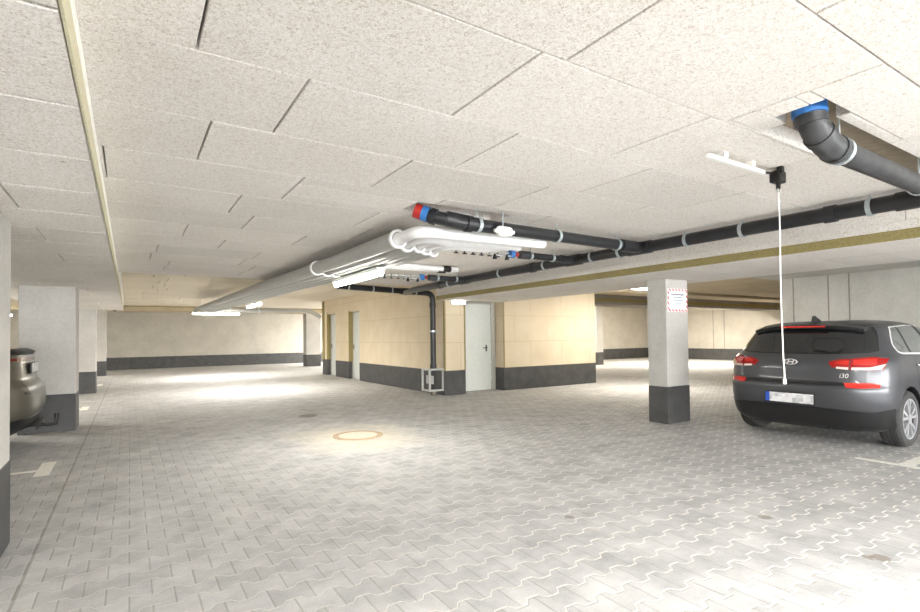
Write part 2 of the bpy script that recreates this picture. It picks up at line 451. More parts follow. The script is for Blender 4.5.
# walls with painted bands
BH = .54
def wall(name, mat, boxes, bands, extra=None):
    w = MB()
    for b in boxes: w.box(*b)
    o = struct(w, name, mat)
    if bands:
        q = MB()
        for b in bands: q.box(*b)
        ob = q.build('base_band', M['band'], o)
        ob['label'] = 'dark grey painted base band'
    return o
wall('wall_left', M['concrete_warm'], [(XL - .3, XL, YN, YF, 0, 2.55)], [(XL, XL + .004, YN, YF, 0, BH)])
wall('wall_back', M['concrete_warm'], [(XL - .3, 12, YF, YF + .3, 0, 2.9)], [(XL, 12, YF - .004, YF, 0, BH)])
wall('wall_right', M['concrete_wall'], [(XW, XW + .3, YN, 5.44, 0, 2.42)], [(XW - .004, XW, YN, 5.44, 0, BH), (XW, XW + .3, 5.44, 5.444, 0, BH)])
wall('wall_far_right', M['concrete_warm'], [(24.0, 24.3, YN, 18.6, 0, 2.9)], [(23.996, 24.0, YN, 18.3, 0, BH)])
wall('wall_back_right', M['concrete_warm'], [(10.62, 24.0, 18.3, 18.6, 0, 2.9)], [(10.62, 24.0, 18.296, 18.3, 0, BH)])
wall('wall_side_right', M['concrete_wall'], [(XW + .3, 24.0, YN - .3, YN, 0, 2.9)], [])
# formwork joints on the right wall
j = MB()
for y in (5.226, 4.592, 4.241, 2.9, 1.4): j.box(XW - .003, XW, y - .012, y + .012, .55, 2.42)
for y in (13.9, 14.45): j.box(23.994, 23.998, y - .02, y + .02, .55, 2.85)
struct(j, 'trim_3', M['concrete_slab'])
# utility room
RX0, RX1, RY0, RY1 = 5.85, 10.62, 9.75, 18.25
D = [(14.73, 15.61, 2.12), (16.86, 17.72, 2.12)]
HT = 2.6
w = MB()
y = RY0
for (a, b, h) in D:
    w.box(RX0, RX0 + .25, y + (.5 if y == RY0 else 0), a, 0, HT); w.box(RX0, RX0 + .25, a, b, h, HT); y = b
w.box(RX0, RX0 + .25, y, RY1, 0, HT)
rl = struct(w, 'wall_room_left', M['clad_y'])
q = MB(); y = RY0
for (a, b, h) in D: q.box(RX0 - .004, RX0, y, a, 0, BH); y = b
q.box(RX0 - .004, RX0, y, RY1, 0, BH)
for (a, b, h) in D: q.box(RX0 - .003, RX0 + .11, b - .004, b, 0, BH); q.box(RX0 - .003, RX0 + .11, a, a + .004, 0, BH)
q.build('base_band', M['band'], rl)['label'] = 'dark grey painted base band'
w = MB(); w.box(RX0, 6.40, RY0, RY0 + .5, 0, HT); 
w.box(7.50, RX1, RY0, RY0 + .25, 0, 2.86); w.box(7.50, 7.75, RY0 + .25, RY0 + .6, 0, 2.6); w.box(6.4, 7.5, RY0 + .01, RY0 + .5, 2.13, 2.6)
rf = struct(w, 'wall_room_front', M['clad_x'])
q = MB(); q.box(RX0 - .004, 6.404, RY0 - .004, RY0, 0, BH); q.box(7.496, RX1 + .004, RY0 - .004, RY0, 0, BH); q.box(7.496, 7.50, RY0, RY0 + .36, 0, BH); q.box(6.4, 6.404, RY0, RY0 + .36, 0, BH)
q.build('base_band', M['band'], rf)['label'] = 'dark grey painted base band'
w = MB(); w.box(RX1 - .2, RX1, RY0 + .25, RY1, 0, 2.86); w.box(RX0 + .25, RX1 - .2, RY1 - .2, RY1, 0, HT); struct(w, 'wall_room_right', M['clad_y'])
# yellow edges
t = MB()
t.box(RX0 - .006, RX0 + .035, RY0 - .008, RY0 - .002, BH, 2.25); t.box(RX0 - .008, RX0 - .003, RY0 - .006, RY0 + .02, BH, 2.25)
t.box(6.375, 6.41, RY0 - .008, RY0 - .002, BH, 2.11); t.box(7.49, 7.525, RY0 - .008, RY0 - .002, BH, 2.13); t.box(6.40, 7.50, RY0 - .006, RY0 + .03, 2.10, 2.13)
t.box(RX0 - .006, RX0 + .12, 15.57, 15.63, BH, 2.16); t.box(RX0 - .006, RX0 + .12, 17.70, 17.76, BH, 2.2); t.box(RX0 - .02, RX0 + .05, 18.02, 18.25, BH, 2.6)
struct(t, 'trim_4', M['edge_yellow'])
def lever(root, x, y, z, facing):
    h = MB()
    if facing == 'y':
        h.box(x - .018, x + .018, y - .012, y, z - .09, z + .07, 0, .004)
        h.tube([(x, y, z), (x, y - .05, z)], .010, 10); h.tube([(x, y - .05, z), (x - .12, y - .05, z)], .009, 10)
    else:
        h.box(x - .012, x, y - .018, y + .018, z - .09, z + .07, 0, .004)
        h.tube([(x, y, z), (x - .05, y, z)], .010, 10); h.tube([(x - .05, y, z), (x - .05, y - .12, z)], .009, 10)
    part(h, 'door_handle', M['black'], root)
# front door
dr = MB(); dr.box(6.42, 7.36, 10.08, 10.13, .01, 2.06, 0, .004)
d1 = tag(dr.build('door_1', M['door_white'], origin=(6.42, 10.1, 0)), kind='structure')
q = MB(); q.box(6.402, 6.43, 10.05, 10.16, 0, 2.10); q.box(7.36, 7.47, 10.05, 10.16, 0, 2.10); q.box(6.43, 7.36, 10.05, 10.16, 2.06, 2.10)
part(q, 'door_frame', M['door_frame'], d1); lever(d1, 7.22, 10.08, 1.02, 'y')
q = MB(); q.tube([(7.365, 10.065, .25), (7.365, 10.065, .37)], .012, 8); q.tube([(7.365, 10.065, 1.75), (7.365, 10.065, 1.87)], .012, 8); part(q, 'hinge', M['galv'], d1)
q = MB(); q.box(6.4, 7.5, 10.17, 10.3, 0, 2.2); struct(q, 'wall_room_recess', M['door_frame'])
for i, (a, b, h) in enumerate(D):
    dr = MB(); dr.box(RX0 + .13, RX0 + .17, a, b, .01, h, 0, .004)
    dd = tag(dr.build('door_%d' % (i + 2), M['door_white'], origin=(RX0 + .15, a, 0)), kind='structure')
    q = MB(); q.box(RX0 + .11, RX0 + .18, a, a + .035, 0, h); q.box(RX0 + .11, RX0 + .18, b - .035, b, 0, h); q.box(RX0 + .11, RX0 + .18, a, b, h - .04, h)
    part(q, 'door_frame', M['door_frame'], dd); lever(dd, RX0 + .13, b - .1, 1.02, 'x')
# ------------------------------------------------------------------ PILLARS
def pillar(x0, x1, y0, y1, zt, label, bandh=BH, dark=False, band_mat='band'):
    r = empty('concrete_pillar', ((x0 + x1) / 2, (y0 + y1) / 2, 0), 0, label, 'pillar', 'square concrete garage pillars')
    a = MB(); a.box(x0, x1, y0, y1, 0, zt, 0, .008); part(a, 'pillar_shaft', M['concrete'], r)
    a = MB(); a.box(x0 - .004, x1 + .004, y0 - .004, y1 + .004, 0, bandh, 0, .008); part(a, 'painted_base', M['band'], r, 'dark grey painted base of the pillar')
    return r
pillar(6.53, 7.05, 4.64, 4.96, 2.10, 'concrete pillar carrying the red and white bordered notice, beside the dark grey hatchback')
pillar(-1.31, -.66, 9.40, 9.95, 2.10, 'wide concrete pillar just behind the tail of the brown-grey car')
pillar(-1.31, -.70, 15.62, 16.2, 2.10, 'concrete pillar second behind the brown-grey car, half hidden by the wide one')
pillar(-1.31, -.72, 22.93, 23.5, 2.41, 'farthest narrow pillar of the left row, next to the back wall')
pillar(-1.31, -.655, 3.6, 4.43, 2.10, 'nearest concrete pillar, cut by the left edge of the photo')
pillar(6.78, 7.45, 23.5, 24.0, 2.42, 'brown-grey pillar at the far end of the aisle, left of the utility room doors')
pillar(16.77, 17.15, 15.3, 15.8, 2.85, 'small far pillar seen right of the beige utility room corner')
# ------------------------------------------------------------------ CEILING LIGHTS
def ceiling_light(x, y, z, L, axis, label, power, zc, warm=(1, .97, .91)):
    r = empty('ceiling_light', (x, y, z), 0, label, 'light', 'fluorescent ceiling lights')
    hx, hy = (L / 2, .05) if axis == 'x' else (.05, L / 2)
    a = MB(); a.box(x - hx, x + hx, y - hy, y + hy, z, z + .04, 0, .006)
    for s in ((-.6, .6) if z > 2.19 else ()):
        px, py = (x + hx * s, y) if axis == 'x' else (x, y + hy * s)
        if zc - z > .06: a.tube([(px, py, z + .03), (px, py, zc)], .006, 8)
    part(a, 'lamp_housing', M['white_plastic'], r)
    a = MB()
    p0, p1 = ((x - hx * .97, y, z - .02), (x + hx * .97, y, z - .02)) if axis == 'x' else ((x, y - hy * .97, z - .02), (x, y + hy * .97, z - .02))
    a.tube([p0, p1], .035, 16); part(a, 'lamp_tube', M['tube'], r, 'glowing white tube')
    ld = bpy.data.lights.new('tube_light', 'AREA'); ld.shape = 'RECTANGLE'; ld.size = L if axis == 'x' else .12; ld.size_y = .12 if axis == 'x' else L
    ld.energy = power; ld.color = warm
    lo = bpy.data.objects.new('tube_light', ld); COL.objects.link(lo); lo.location = (0, 0, -.065); lo.parent = r
    return r
PW = 72
ceiling_light(2.27, 5.80, 2.02, 1.45, 'y', 'lit ceiling tube hanging under the grey pipe bundle, nearest and brightest', PW * .15, 2.05)
ceiling_light(2.62, 13.6, 2.15, 1.5, 'y', 'short looking lit tube halfway down the aisle, right of the grey pipes', PW * .55, ZF)
ceiling_light(2.52, 19.4, 2.195, 1.5, 'x', 'long lit tube at the far end of the aisle before the back wall', PW * .6, ZF)
ceiling_light(10.3, 7.9, 2.40, 1.5, 'x', 'lit tube seen just left of the pillar with the notice', PW * .45, 2.5, (1, .93, .82))
ceiling_light(-3.95, 22.0, 2.18, 1.5, 'x', 'small lit tube at the left edge, behind the wide pillar', PW * .8, 2.4)
for (x, y, z, zc, ax, lb, pw) in ((20.0, 13.2, 2.80, 2.85, 'x', 'unseen fill tube added high in the far right bay, above and beyond the hatchback', 170), (15.5, 16.6, 2.80, 2.85, 'x', 'unseen fill tube added behind the far right cross beam', 70),
                         (9.8, 25.6, 2.45, 2.6, 'x', 'unseen fill tube added in the passage behind the beige utility room', 70), (-4.0, 12, 2.4, 2.55, 'x', 'unseen fill tube added over the left parking bays behind the pillars', 60)):
    ceiling_light(x, y, z, 1.5, ax, lb, pw, zc, (1, .93, .82) if x > 10 else (1, .96, .90))  # tubes hidden from view, added as fill light for the far bays
for (x, y, lb) in ((2.2, -.35, 'unseen fill tube added just above the camera position'), (2.7, -4.6, 'unseen fill tube added behind the camera near the entrance')):
    ceiling_light(x, y, 2.2, 1.5, 'x', lb, 38, ZC, (1, .99, .98))  # tubes outside the frame, added to light the near end
# ------------------------------------------------------------------ PIPES
def hanger(mb, c, ax, r, ztop, mi=0):
    mb.ring(c, ax, r + .001, .007, .03, mi=mi); mb.tube([(c[0], c[1], c[2] + r), (c[0], c[1], ztop)], .005, 8, mi)
# main drain pipe
def zmain(y): return 2.205 if y < 6 else 2.205 - .008 * (y - 6)
def couplings(r, spans, rad, mat='pipe_black'):
    for p, q in spans:
        a = MB(); a.tube([p, q], rad, 24); part(a, 'coupling', M[mat], r)
def clamps(r, pts, ax, rad, zt=2.375):
    for c in pts:
        a = MB(); hanger(a, c, ax, rad, zt); part(a, 'pipe_clamp', M['clamp'], r, 'zinc pipe clamp with hanger')
r = empty('drain_pipe', (4.5, 4.0, 2.2), 0, 'long black drain pipe running under the ceiling along the beam with the yellow edge', 'pipe')
a = MB(); a.tube([(4.5, 1.12, 2.205), (4.5, 6, 2.205), (4.5, 8.6, 2.185), (4.80, 9.45, 2.22), (4.98, 9.88, 2.25)], .056, 24); part(a, 'pipe_run', M['pipe_black'], r)
clamps(r, [(4.5, y, zmain(y)) for y in (1.5, 2.42, 2.95, 3.75, 4.15, 4.95, 5.9, 7.3)], (0, 1, 0), .058, 2.289)
couplings(r, [((4.5, y - d, zmain(y)), (4.5, y + d, zmain(y))) for y, d in ((1.25, .1), (1.75, .04), (3.5, .14), (4.45, .12), (5.2, .04), (6.85, .12), (7.6, .04))], .066)
# pipe across to the wall, dropping to the floor
r = empty('drain_pipe', (5.68, 9.95, 2.2), 0, 'black drain pipe crossing before the beige room wall and dropping to the floor', 'pipe')
a = MB(); a.tube(bend((3.50, 9.95, 2.34), (5.68, 9.95, 2.262), (5.68, 9.95, .62), .16, 10), .062, 20)
a.tube([(5.68, 9.95, .63), (5.68, 9.95, .12)], .045, 16); part(a, 'pipe_run', M['pipe_black'], r)
clamps(r, [(x, 9.95, 2.34 - (x - 3.5) * .036) for x in (3.72, 4.25, 4.68, 5.25)], (1, 0, 0), .064, 2.6)
a = MB(); a.ring((5.68, 9.95, 1.42), (0, 0, 1), .063, .008, .04); a.box(5.74, 5.85, 9.94, 9.96, 1.41, 1.43); part(a, 'pipe_clamp', M['clamp'], r)
couplings(r, [((5.68, 9.95, 1.95), (5.68, 9.95, 2.05)), ((5.68, 9.95, .58), (5.68, 9.95, .70)), ((4.9, 9.95, 2.289), (5.08, 9.95, 2.283))], .072)
# branch 1 (large) with red and blue collar
r = empty('drain_pipe', (2.2, 3.3, 2.2), 0, 'thick black branch pipe with a red and blue collar coming out of the ceiling', 'pipe')
a = MB(); a.tube([(1.845, 3.47, 2.272), (1.90, 3.43, 2.246), (1.965, 3.375, 2.214), (2.04, 3.31, 2.19), (2.14, 3.27, 2.172), (2.26, 3.26, 2.168)], .052, 24); a.tube([(2.24, 3.262, 2.168), (4.44, 3.46, 2.20)], .050, 24)
part(a, 'pipe_run', M['pipe_black'], r)
a = MB(); a.tube([(1.885, 3.441, 2.254), (1.922, 3.411, 2.236)], .060, 24); part(a, 'blue_collar', M['blue'], r, 'blue collar')
a = MB(); a.tube([(1.838, 3.474, 2.276), (1.884, 3.442, 2.254)], .058, 24); part(a, 'red_collar', M['red'], r, 'red collar')
couplings(r, [((1.935, 3.402, 2.229), (1.965, 3.375, 2.214)), ((2.16, 3.266, 2.170), (2.21, 3.263, 2.169))], .064)
couplings(r, [((2.02, 3.32, 2.20), (2.20, 3.265, 2.17)), ((4.12, 3.431, 2.195), (4.38, 3.455, 2.199))], .060)
clamps(r, [(x, 3.262 + .09 * (x - 2.24), 2.168 + .0145 * (x - 2.24)) for x in (2.27, 3.18, 4.05)], (1, .09, 0), .052, 2.289)
# branch 2 and 3 (small)
for (x0, yb, zb, lb) in ((3.62, 4.36, 2.19, 'short black branch pipe under the near white pipe ends, joining the long drain pipe'),
                         (3.80, 6.72, 2.19, 'short black branch pipe at the far white pipe ends, joining the long drain pipe')):
    r = empty('drain_pipe', (x0, yb, zb), 0, lb, 'pipe')
    a = MB(); a.tube([(x0, yb, zb), (4.45, yb + .06, zb + .01)], .037, 20); part(a, 'pipe_run', M['pipe_black'], r)
    couplings(r, [((x0 - .03, yb, zb), (x0 + .10, yb, zb))], .046, 'pipe_dusty'); couplings(r, [((4.25, yb + .05, zb + .008), (4.40, yb + .06, zb + .01))], .045)
    clamps(r, [(x0 + .13, yb + .01, zb), (x0 + .48, yb + .035, zb + .005)], (1, 0, 0), .038, 2.289)
# manifolds feeding the branches
for (x0, yb, zb, lb) in ((3.59, 4.36, 2.19, 'small valve manifold with blue and red fittings under the near white pipes'),
                         (3.77, 6.72, 2.19, 'small valve manifold with blue and red fittings at the far white pipes')):
    r = empty('valve_manifold', (x0 - .3, yb, zb), 0, lb, 'valve')
    a = MB(); a.tube([(x0 - .10, yb, zb), (x0 - .12, yb + .02, zb + .01), (x0 - .85, yb + .04, zb + .01)], .010, 10); part(a, 'manifold_bar', M['galv'], r)
    a = MB(); a.tube([(x0 - .12, yb - .02, zb - .03), (x0 - .42, yb - .02, zb - .03)], .009, 10); part(a, 'manifold_bar', M['galv'], r)
    for i in range(6):
        x = x0 - .28 - i * .105; y_ = yb + .03
        a = MB(); a.tube([(x, y_, zb + .035), (x, y_, zb - .035)], .009, 8); a.box(x - .022, x + .022, y_ - .01, y_ + .01, zb - .042, zb - .030); part(a, 'valve', M['black'], r, 'small black valve')
    for dx in (.20, .36):
        a = MB(); a.tube([(x0 - dx, yb - .03, zb - .02), (x0 - dx, yb - .03, zb - .075)], .02, 10, rs=[.010, .026]); part(a, 'tap', M['black'], r)
    a = MB(); a.tube([(x0 - .14, yb, zb), (x0 - .085, yb, zb)], .045, 20); part(a, 'blue_fitting', M['blue'], r, 'blue round fitting')
    a = MB(); a.tube([(x0 - .085, yb, zb), (x0 - .03, yb, zb)], .026, 16); part(a, 'red_fitting', M['red'], r, 'red fitting')
# big pipe on the right
r = empty('drain_pipe', (2.5, .97, 2.13), 0, 'thickest dusty grey-black drain pipe with a blue collar, top right of the photo', 'pipe')
YB, ZB = 1.06, 2.165
a = MB(); a.tube([(2.57, 1.075, 2.345), (2.578, 1.073, 2.29), (2.592, 1.07, 2.255), (2.622, 1.067, 2.222), (2.665, 1.064, 2.195), (2.71, 1.062, 2.177), (2.76, YB, 2.167), (2.82, YB, ZB)], .060, 32)
part(a, 'elbow', M['pipe_dusty'], r)
a = MB(); a.tube([(2.80, YB, ZB), (4.44, 1.10, ZB + .03)], .053, 32); part(a, 'pipe_run', M['pipe_dusty'], r)
a = MB(); a.tube([(2.571, 1.074, 2.335), (2.576, 1.073, 2.285)], .070, 32); part(a, 'blue_collar', M['blue'], r, 'bright blue collar at the ceiling opening')
couplings(r, [((2.578, 1.073, 2.27), (2.582, 1.072, 2.245)), ((2.64, 1.066, 2.210), (2.665, 1.064, 2.197)), ((2.77, YB, 2.166), (2.80, YB, ZB))], .066, 'pipe_dusty')
couplings(r, [((4.30, 1.097, ZB + .027), (4.44, 1.10, ZB + .03))], .062, 'pipe_black')
clamps(r, [(2.84, YB, ZB), (4.0, 1.088, ZB + .02)], (1, 0, 0), .056)
# white / grey insulated pipe bundles
ORD = ('leftmost', 'second', 'third', 'fourth', 'rightmost')
JX = (1.90, 2.07, 2.22, 2.345, 2.465); JY = (3.90, 4.07, 4.12, 4.22, 4.29); RUNY = (3.50, 3.76, 3.85, 3.93, 4.01)
JR = (.074, .068, .057, .053, .051); WR = (.048, .036, .027, .027, .027); XE = (3.12, 3.06, 3.0, 2.95, 2.9)
for i in range(5):
    x, yr, yt = JX[i], JY[i], RUNY[i]
    r = empty('insulated_pipe', (x, yr, 2.13), 0, '%s of the five grey insulated pipes, turning right at its white near end' % ORD[i].capitalize(), 'pipe', 'bundle of grey insulated pipes')
    a = MB(); a.tube([(x, yr, 2.13), (x - .04, 6.6, 2.13), (x - .08, 8.9, 2.16), (x - .12, 18.4, 2.235)], JR[i], 20); part(a, 'pipe_run', M['pipe_grey'], r, 'grey pipe jacket')
    a = MB(); a.tube(bend((x, yr + .05, 2.13), (x, yt, 2.13), (x + .3, yt, 2.13), .10 if i else .16, 12), WR[i], 20); a.tube([(x + .29, yt, 2.13), (XE[i], yt - .04, 2.13)], WR[i], 20)
    part(a, 'pipe_elbow', M['pipe_white'], r, 'white elbow and pipe end')
    a = MB(); a.ring((x, yr + .005, 2.13), (0, 1, 0), JR[i] - .012, .018, .035); part(a, 'end_collar', M['pipe_white'], r, 'white end collar')
    yc = 6.0 + .13 * i; t_ = .35
    a = MB(); a.ring((x - .10 * t_, yc, 2.13), (0, 1, 0), JR[i], .012, .045); part(a, 'joint_collar', M['pipe_white'], r, 'white collar halfway')
for i, (yy_, lb) in enumerate(((6.10, 'nearest white pipe end crossing behind the grey insulated bundle'), (6.24, 'farther white pipe end crossing behind the grey insulated bundle'))):
    r = empty('water_pipe', (3.0, yy_, 2.245), 0, lb, 'pipe')
    a = MB(); a.tube(bend((2.15 + .1 * i, 7.4, 2.25), (2.15 + .1 * i, yy_, 2.25), (3.9, yy_ + .02, 2.245), .1), .036, 18); part(a, 'pipe_run', M['pipe_white'], r)
    a = MB(); a.ring((3.72, yy_ + .02, 2.245), (1, 0, 0), .037, .006, .12); part(a, 'pipe_clamp', M['black'], r, 'dark clip near the pipe end')
# grey duct far
r = empty('ventilation_pipe', (4.5, 19.7, 2.32), 0, 'light grey horizontal pipe across the far end of the aisle', 'pipe')
a = MB(); a.tube(bend((2.0, 19.9, 2.30), (5.9, 19.9, 2.36), (6.3, 19.9, 2.1), .15), .085, 20); part(a, 'pipe_run', M['pipe_grey'], r)
a = MB(); a.ring((4.0, 19.9, 2.33), (1, 0, 0), .086, .01, .05); a.tube([(4.0, 19.9, 2.4), (4.0, 19.9, 2.62)], .006, 8); part(a, 'pipe_clamp', M['clamp'], r)
# junction box
r = empty('junction_box', (2.47, 3.19, 2.13), 0, 'white round-cornered junction box hanging at the thick black branch pipe', 'junction box')
a = MB(); a.box(2.40, 2.55, 3.16, 3.22, 2.085, 2.165, 0, .028); part(a, 'box_body', M['white_plastic'], r)
a = MB(); a.tube([(2.47, 3.20, 2.16), (2.47, 3.20, 2.289)], .005, 8); part(a, 'hanger_rod', M['clamp'], r)
for x0, x1 in ((2.38, 2.41), (2.54, 2.57)):
    a = MB(); a.tube([(x0, 3.19, 2.125), (x1, 3.19, 2.125)], .016, 10); part(a, 'cable_gland', M['white_plastic'], r)
# pull cord switch of the garage door
r = empty('pull_cord_switch', (2.9, 1.55, 2.25), 0, 'white bar with a black pull switch and a long hanging white cord', 'switch')
a = MB(); a.box(2.57, 3.14, 1.545, 1.57, 2.235, 2.26, 0, .004); a.box(2.70, 2.74, 1.54, 1.575, 2.26, 2.29); a.box(2.98, 3.02, 1.54, 1.575, 2.26, 2.29); part(a, 'mounting_bar', M['white_plastic'], r)
a = MB(); a.box(3.22, 3.31, 1.51, 1.57, 2.20, 2.27, 0, .01); a.tube([(3.14, 1.555, 2.25), (3.24, 1.555, 2.26)], .008, 8); a.tube([(3.27, 1.54, 2.21), (3.27, 1.54, 2.165)], .012, 10); a.box(3.23, 3.26, 1.50, 1.53, 2.25, 2.29); part(a, 'switch_box', M['black'], r, 'black switch box')
a = MB(); pts = [(3.27 + .004 * math.sin(t * 9), 1.54, 2.175 - t * 1.16) for t in [i / 16 for i in range(17)]]
pts[-3:] = [(3.275, 1.54, pts[-3][2]), (3.283, 1.54, pts[-2][2]), (3.285, 1.54, pts[-1][2])]
a.tube(pts, 0.0039, 8); a.tube([(3.285, 1.54, 1.03), (3.287, 1.54, 1.00)], .010, 8); part(a, 'pull_cord', M['rope'], r, 'long white cord with a knot at the end')
a = MB(); a.ring((3.27, 1.54, 2.16), (0, 1, 0), .012, .004, .005); part(a, 'cord_ring', M['galv'], r)
# emergency light on the column
r = empty('emergency_light', (6.15, 9.68, 2.1), 0, 'glowing white emergency light box on the narrow beige column', 'light')
a = MB(); a.box(6.02, 6.38, 9.69, 9.745, 2.01, 2.23, 0, .012); part(a, 'lamp_housing', M['white_plastic'], r)
a = MB(); a.box(6.03, 6.37, 9.683, 9.692, 2.02, 2.22); part(a, 'lit_panel', M['lit_panel'], r, 'glowing panel with a faint pictogram')
a = MB(); a.box(6.18, 6.23, 9.680, 9.684, 2.08, 2.13); part(a, 'pictogram', M['sign_blue'], r)
# sign on pillar
r = empty('warning_sign', (6.78, 4.63, 1.62), 0, 'white notice with a red and white dashed border on the right pillar', 'sign')
SX0, SX1, SZ0, SZ1, SY = 6.56, 7.03, 1.625, 1.965, 4.634
a = MB(); a.box(SX0, SX1, SY - .004, SY, SZ0, SZ1); part(a, 'sign_plate', M['sign_white'], r)
a = MB(); bw = .036; yb_ = SY - .0045
oc = [(SX0 + .004, SZ0 + .004), (SX1 - .004, SZ0 + .004), (SX1 - .004, SZ1 - .004), (SX0 + .004, SZ1 - .004)]
ic = [(SX0 + bw, SZ0 + bw), (SX1 - bw, SZ0 + bw), (SX1 - bw, SZ1 - bw), (SX0 + bw, SZ1 - bw)]
a.add([(x, yb_, z) for x, z in oc + ic], [(k, (k + 1) % 4, 4 + (k + 1) % 4, 4 + k) for k in range(4)])
part(a, 'striped_border', M['stripes'], r, 'red and white striped border')
a = MB(); rr_ = random.Random(2)
x = SX0 + .075
while x < SX1 - .085:
    wd = rr_.uniform(.012, .022); a.box(x, x + wd, SY - .0055, SY - .004, SZ1 - .100 + rr_.uniform(0, .008), SZ1 - .076); x += wd + .007
part(a, 'heading_text', M['sign_ink'], r)
for k_, (m0, m1) in enumerate(((.13, .14), (.11, .12), (.16, .17))):
    a = MB()
    x = SX0 + m0
    while x < SX1 - m1:
        wd = rr_.uniform(.008, .016); z = SZ1 - .135 - k_ * .042; a.box(x, x + wd, SY - .0055, SY - .004, z, z + .016); x += wd + .006
    part(a, 'small_text', M['sign_blue'], r)
# guard frame round the foot of the drop pipe
r = empty('pipe_guard', (5.6, 10.0, 0), 0, 'galvanised guard frame around the foot of the black pipe', 'guard')
for (x, y) in ((5.50, 9.80), (5.50, 10.12), (5.83, 9.80)):
    a = MB(); a.box(x - .018, x + .018, y - .018, y + .018, .10, .60); part(a, 'guard_post', M['galv'], r)
for z in (.12, .58):
    a = MB(); a.box(5.484, 5.516, 9.80, 10.12, z - .02, z + .02); part(a, 'guard_rail', M['galv'], r)
    a = MB(); a.box(5.50, 5.85, 9.784, 9.816, z - .02, z + .02); part(a, 'guard_rail', M['galv'], r)
a = MB(); a.box(5.58, 5.60, 9.80, 10.1, .26, .44); part(a, 'guard_plate', M['galv'], r)
a = MB(); a.box(5.63, 5.73, 9.90, 10.0, 0, .13, 0, .01); part(a, 'guard_foot', M['iron'], r)
# manhole + gully + markings
r = empty('manhole_cover', (2.565, 6.53, 0), 0, 'round manhole cover with a rusty rim set in the paving', 'manhole cover')
a = MB(); n = 48; a.tube([(2.565, 6.53, .0), (2.565, 6.53, .006)], .255, n); part(a, 'concrete_infill', M['manhole'], r, 'pale concrete infill')
a = MB(); a.ring((2.565, 6.53, .004), (0, 0, 1), .256, .035, .010, n=64); a.ring((2.565, 6.53, .003), (0, 0, 1), .30, .03, .008, n=64)
for i in range(24):
    t_ = 2 * PI * i / 24; cx, cy = 2.565 + .31 * math.cos(t_), 6.53 + .31 * math.sin(t_); a.box(cx - .012, cx + .012, cy - .012, cy + .012, 0, .009)
part(a, 'iron_rim', M['rust'], r, 'rusty iron rim')
r = empty('floor_drain', (2.52, 8.66, 0), 0, 'small dark drain cover in the paving behind the manhole', 'drain')
a = MB(); a.tube([(2.52, 8.66, 0), (2.52, 8.66, .006)], .13, 28); part(a, 'drain_lid', M['iron'], r)
a = MB(); a.ring((2.52, 8.66, .004), (0, 0, 1), .13, .02, .009); part(a, 'drain_rim', M['iron'], r)
def marking(rects, lb):
    a = MB()
    for q in rects: a.box(*q, .0005, .003)
    cx = sum((q[0] + q[1]) / 2 for q in rects) / len(rects); cy = sum((q[2] + q[3]) / 2 for q in rects) / len(rects)
    tag(a.build('parking_line', M['white_paint'], origin=(cx, cy, 0)), lb, 'road marking', 'white parking bay markings')
marking([(6.28, 6.36, .2, 2.30), (6.36, 11.4, 1.84, 1.95)], 'white T-shaped bay line on the floor beside the hatchback wheel')
marking([(-.78, -.66, 6.43, 7.10), (-5.5, -.78, 6.66, 6.74)], 'white bay line end on the floor beside the nearest left pillar')
marking([(-.78, -.66, 11.95, 12.6), (-5.5, -.78, 12.2, 12.3)], 'white bay line end just behind the wide left pillar')
marking([(-.78, -.66, 18.1, 18.8), (-5.5, -.78, 18.4, 18.5)], 'small white bay line end next to the farthest left pillar')
# smoke detector / camera on the far end of the soffit
r = empty('ceiling_sensor', (-.45, 22.7, 2.5), 0, 'tiny black sensor on the far cross beam beside the farthest left pillar', 'sensor')
a = MB(); a.tube([(-.45, 22.84, 2.47), (-.45, 22.84, 2.38)], .05, 12); a.box(-.48, -.42, 22.84, 22.9, 2.43, 2.49); part(a, 'sensor_body', M['black'], r)
# ------------------------------------------------------------------ CARS
def mono(xs, ys):
    n = len(xs); d = [(ys[i + 1] - ys[i]) / (xs[i + 1] - xs[i]) for i in range(n - 1)]
    m = [d[0]] + [0 if d[i - 1] * d[i] <= 0 else 2 * d[i - 1] * d[i] / (d[i - 1] + d[i]) for i in range(1, n - 1)] + [d[-1]]
    def f(x):
        x = max(xs[0], min(xs[-1], x)); i = 0
        while i < n - 2 and x > xs[i + 1]: i += 1
        h = xs[i + 1] - xs[i]; t = (x - xs[i]) / h
        return ((1 + 2 * t) * (1 - t) ** 2 * ys[i] + t * (1 - t) ** 2 * h * m[i] + t * t * (3 - 2 * t) * ys[i + 1] + t * t * (t - 1) * h * m[i + 1])
    return f
ZT = [.19, .26, .33, .42, .47, .55, .66, .72, .78, .88, .96, 1.02, 1.06, 1.15, 1.25, 1.33, 1.38, 1.42, 1.445, 1.457]
WT = [.80, .855, .878, .888, .892, .897, .894, .893, .895, .888, .878, .862, .832, .785, .735, .688, .64, .55, .40, .12]
RT = [.20, .10, .075, .05, .032, .012, .0, .022, .035, .045, .066, .115, .165, .25, .335, .405, .47, .62, .95, 1.55]
FT = [4.22, 4.31, 4.335, 4.34, 4.34, 4.335, 4.31, 4.27, 4.2, 4.02, 3.75, 3.42, 3.22, 2.95, 2.68, 2.46, 2.32, 2.17, 2.02, 1.85]
fW, fR, fF = mono(ZT, WT), mono(ZT, RT), mono(ZT, FT)
MM, NN = 4.0, 2.2
def fRad(z): return .55 if z < 1.0 else max(.28, .55 - (z - 1.0) * .55)
def fRadF(z): return 1.05 if z < .9 else .8 if z < 1.0 else .7
def rear(v, z):
    w = fW(z); q = min(.9999, abs(v) / w); return fR(z) + fRad(z) * (1 - (1 - q ** MM) ** (1 / NN))
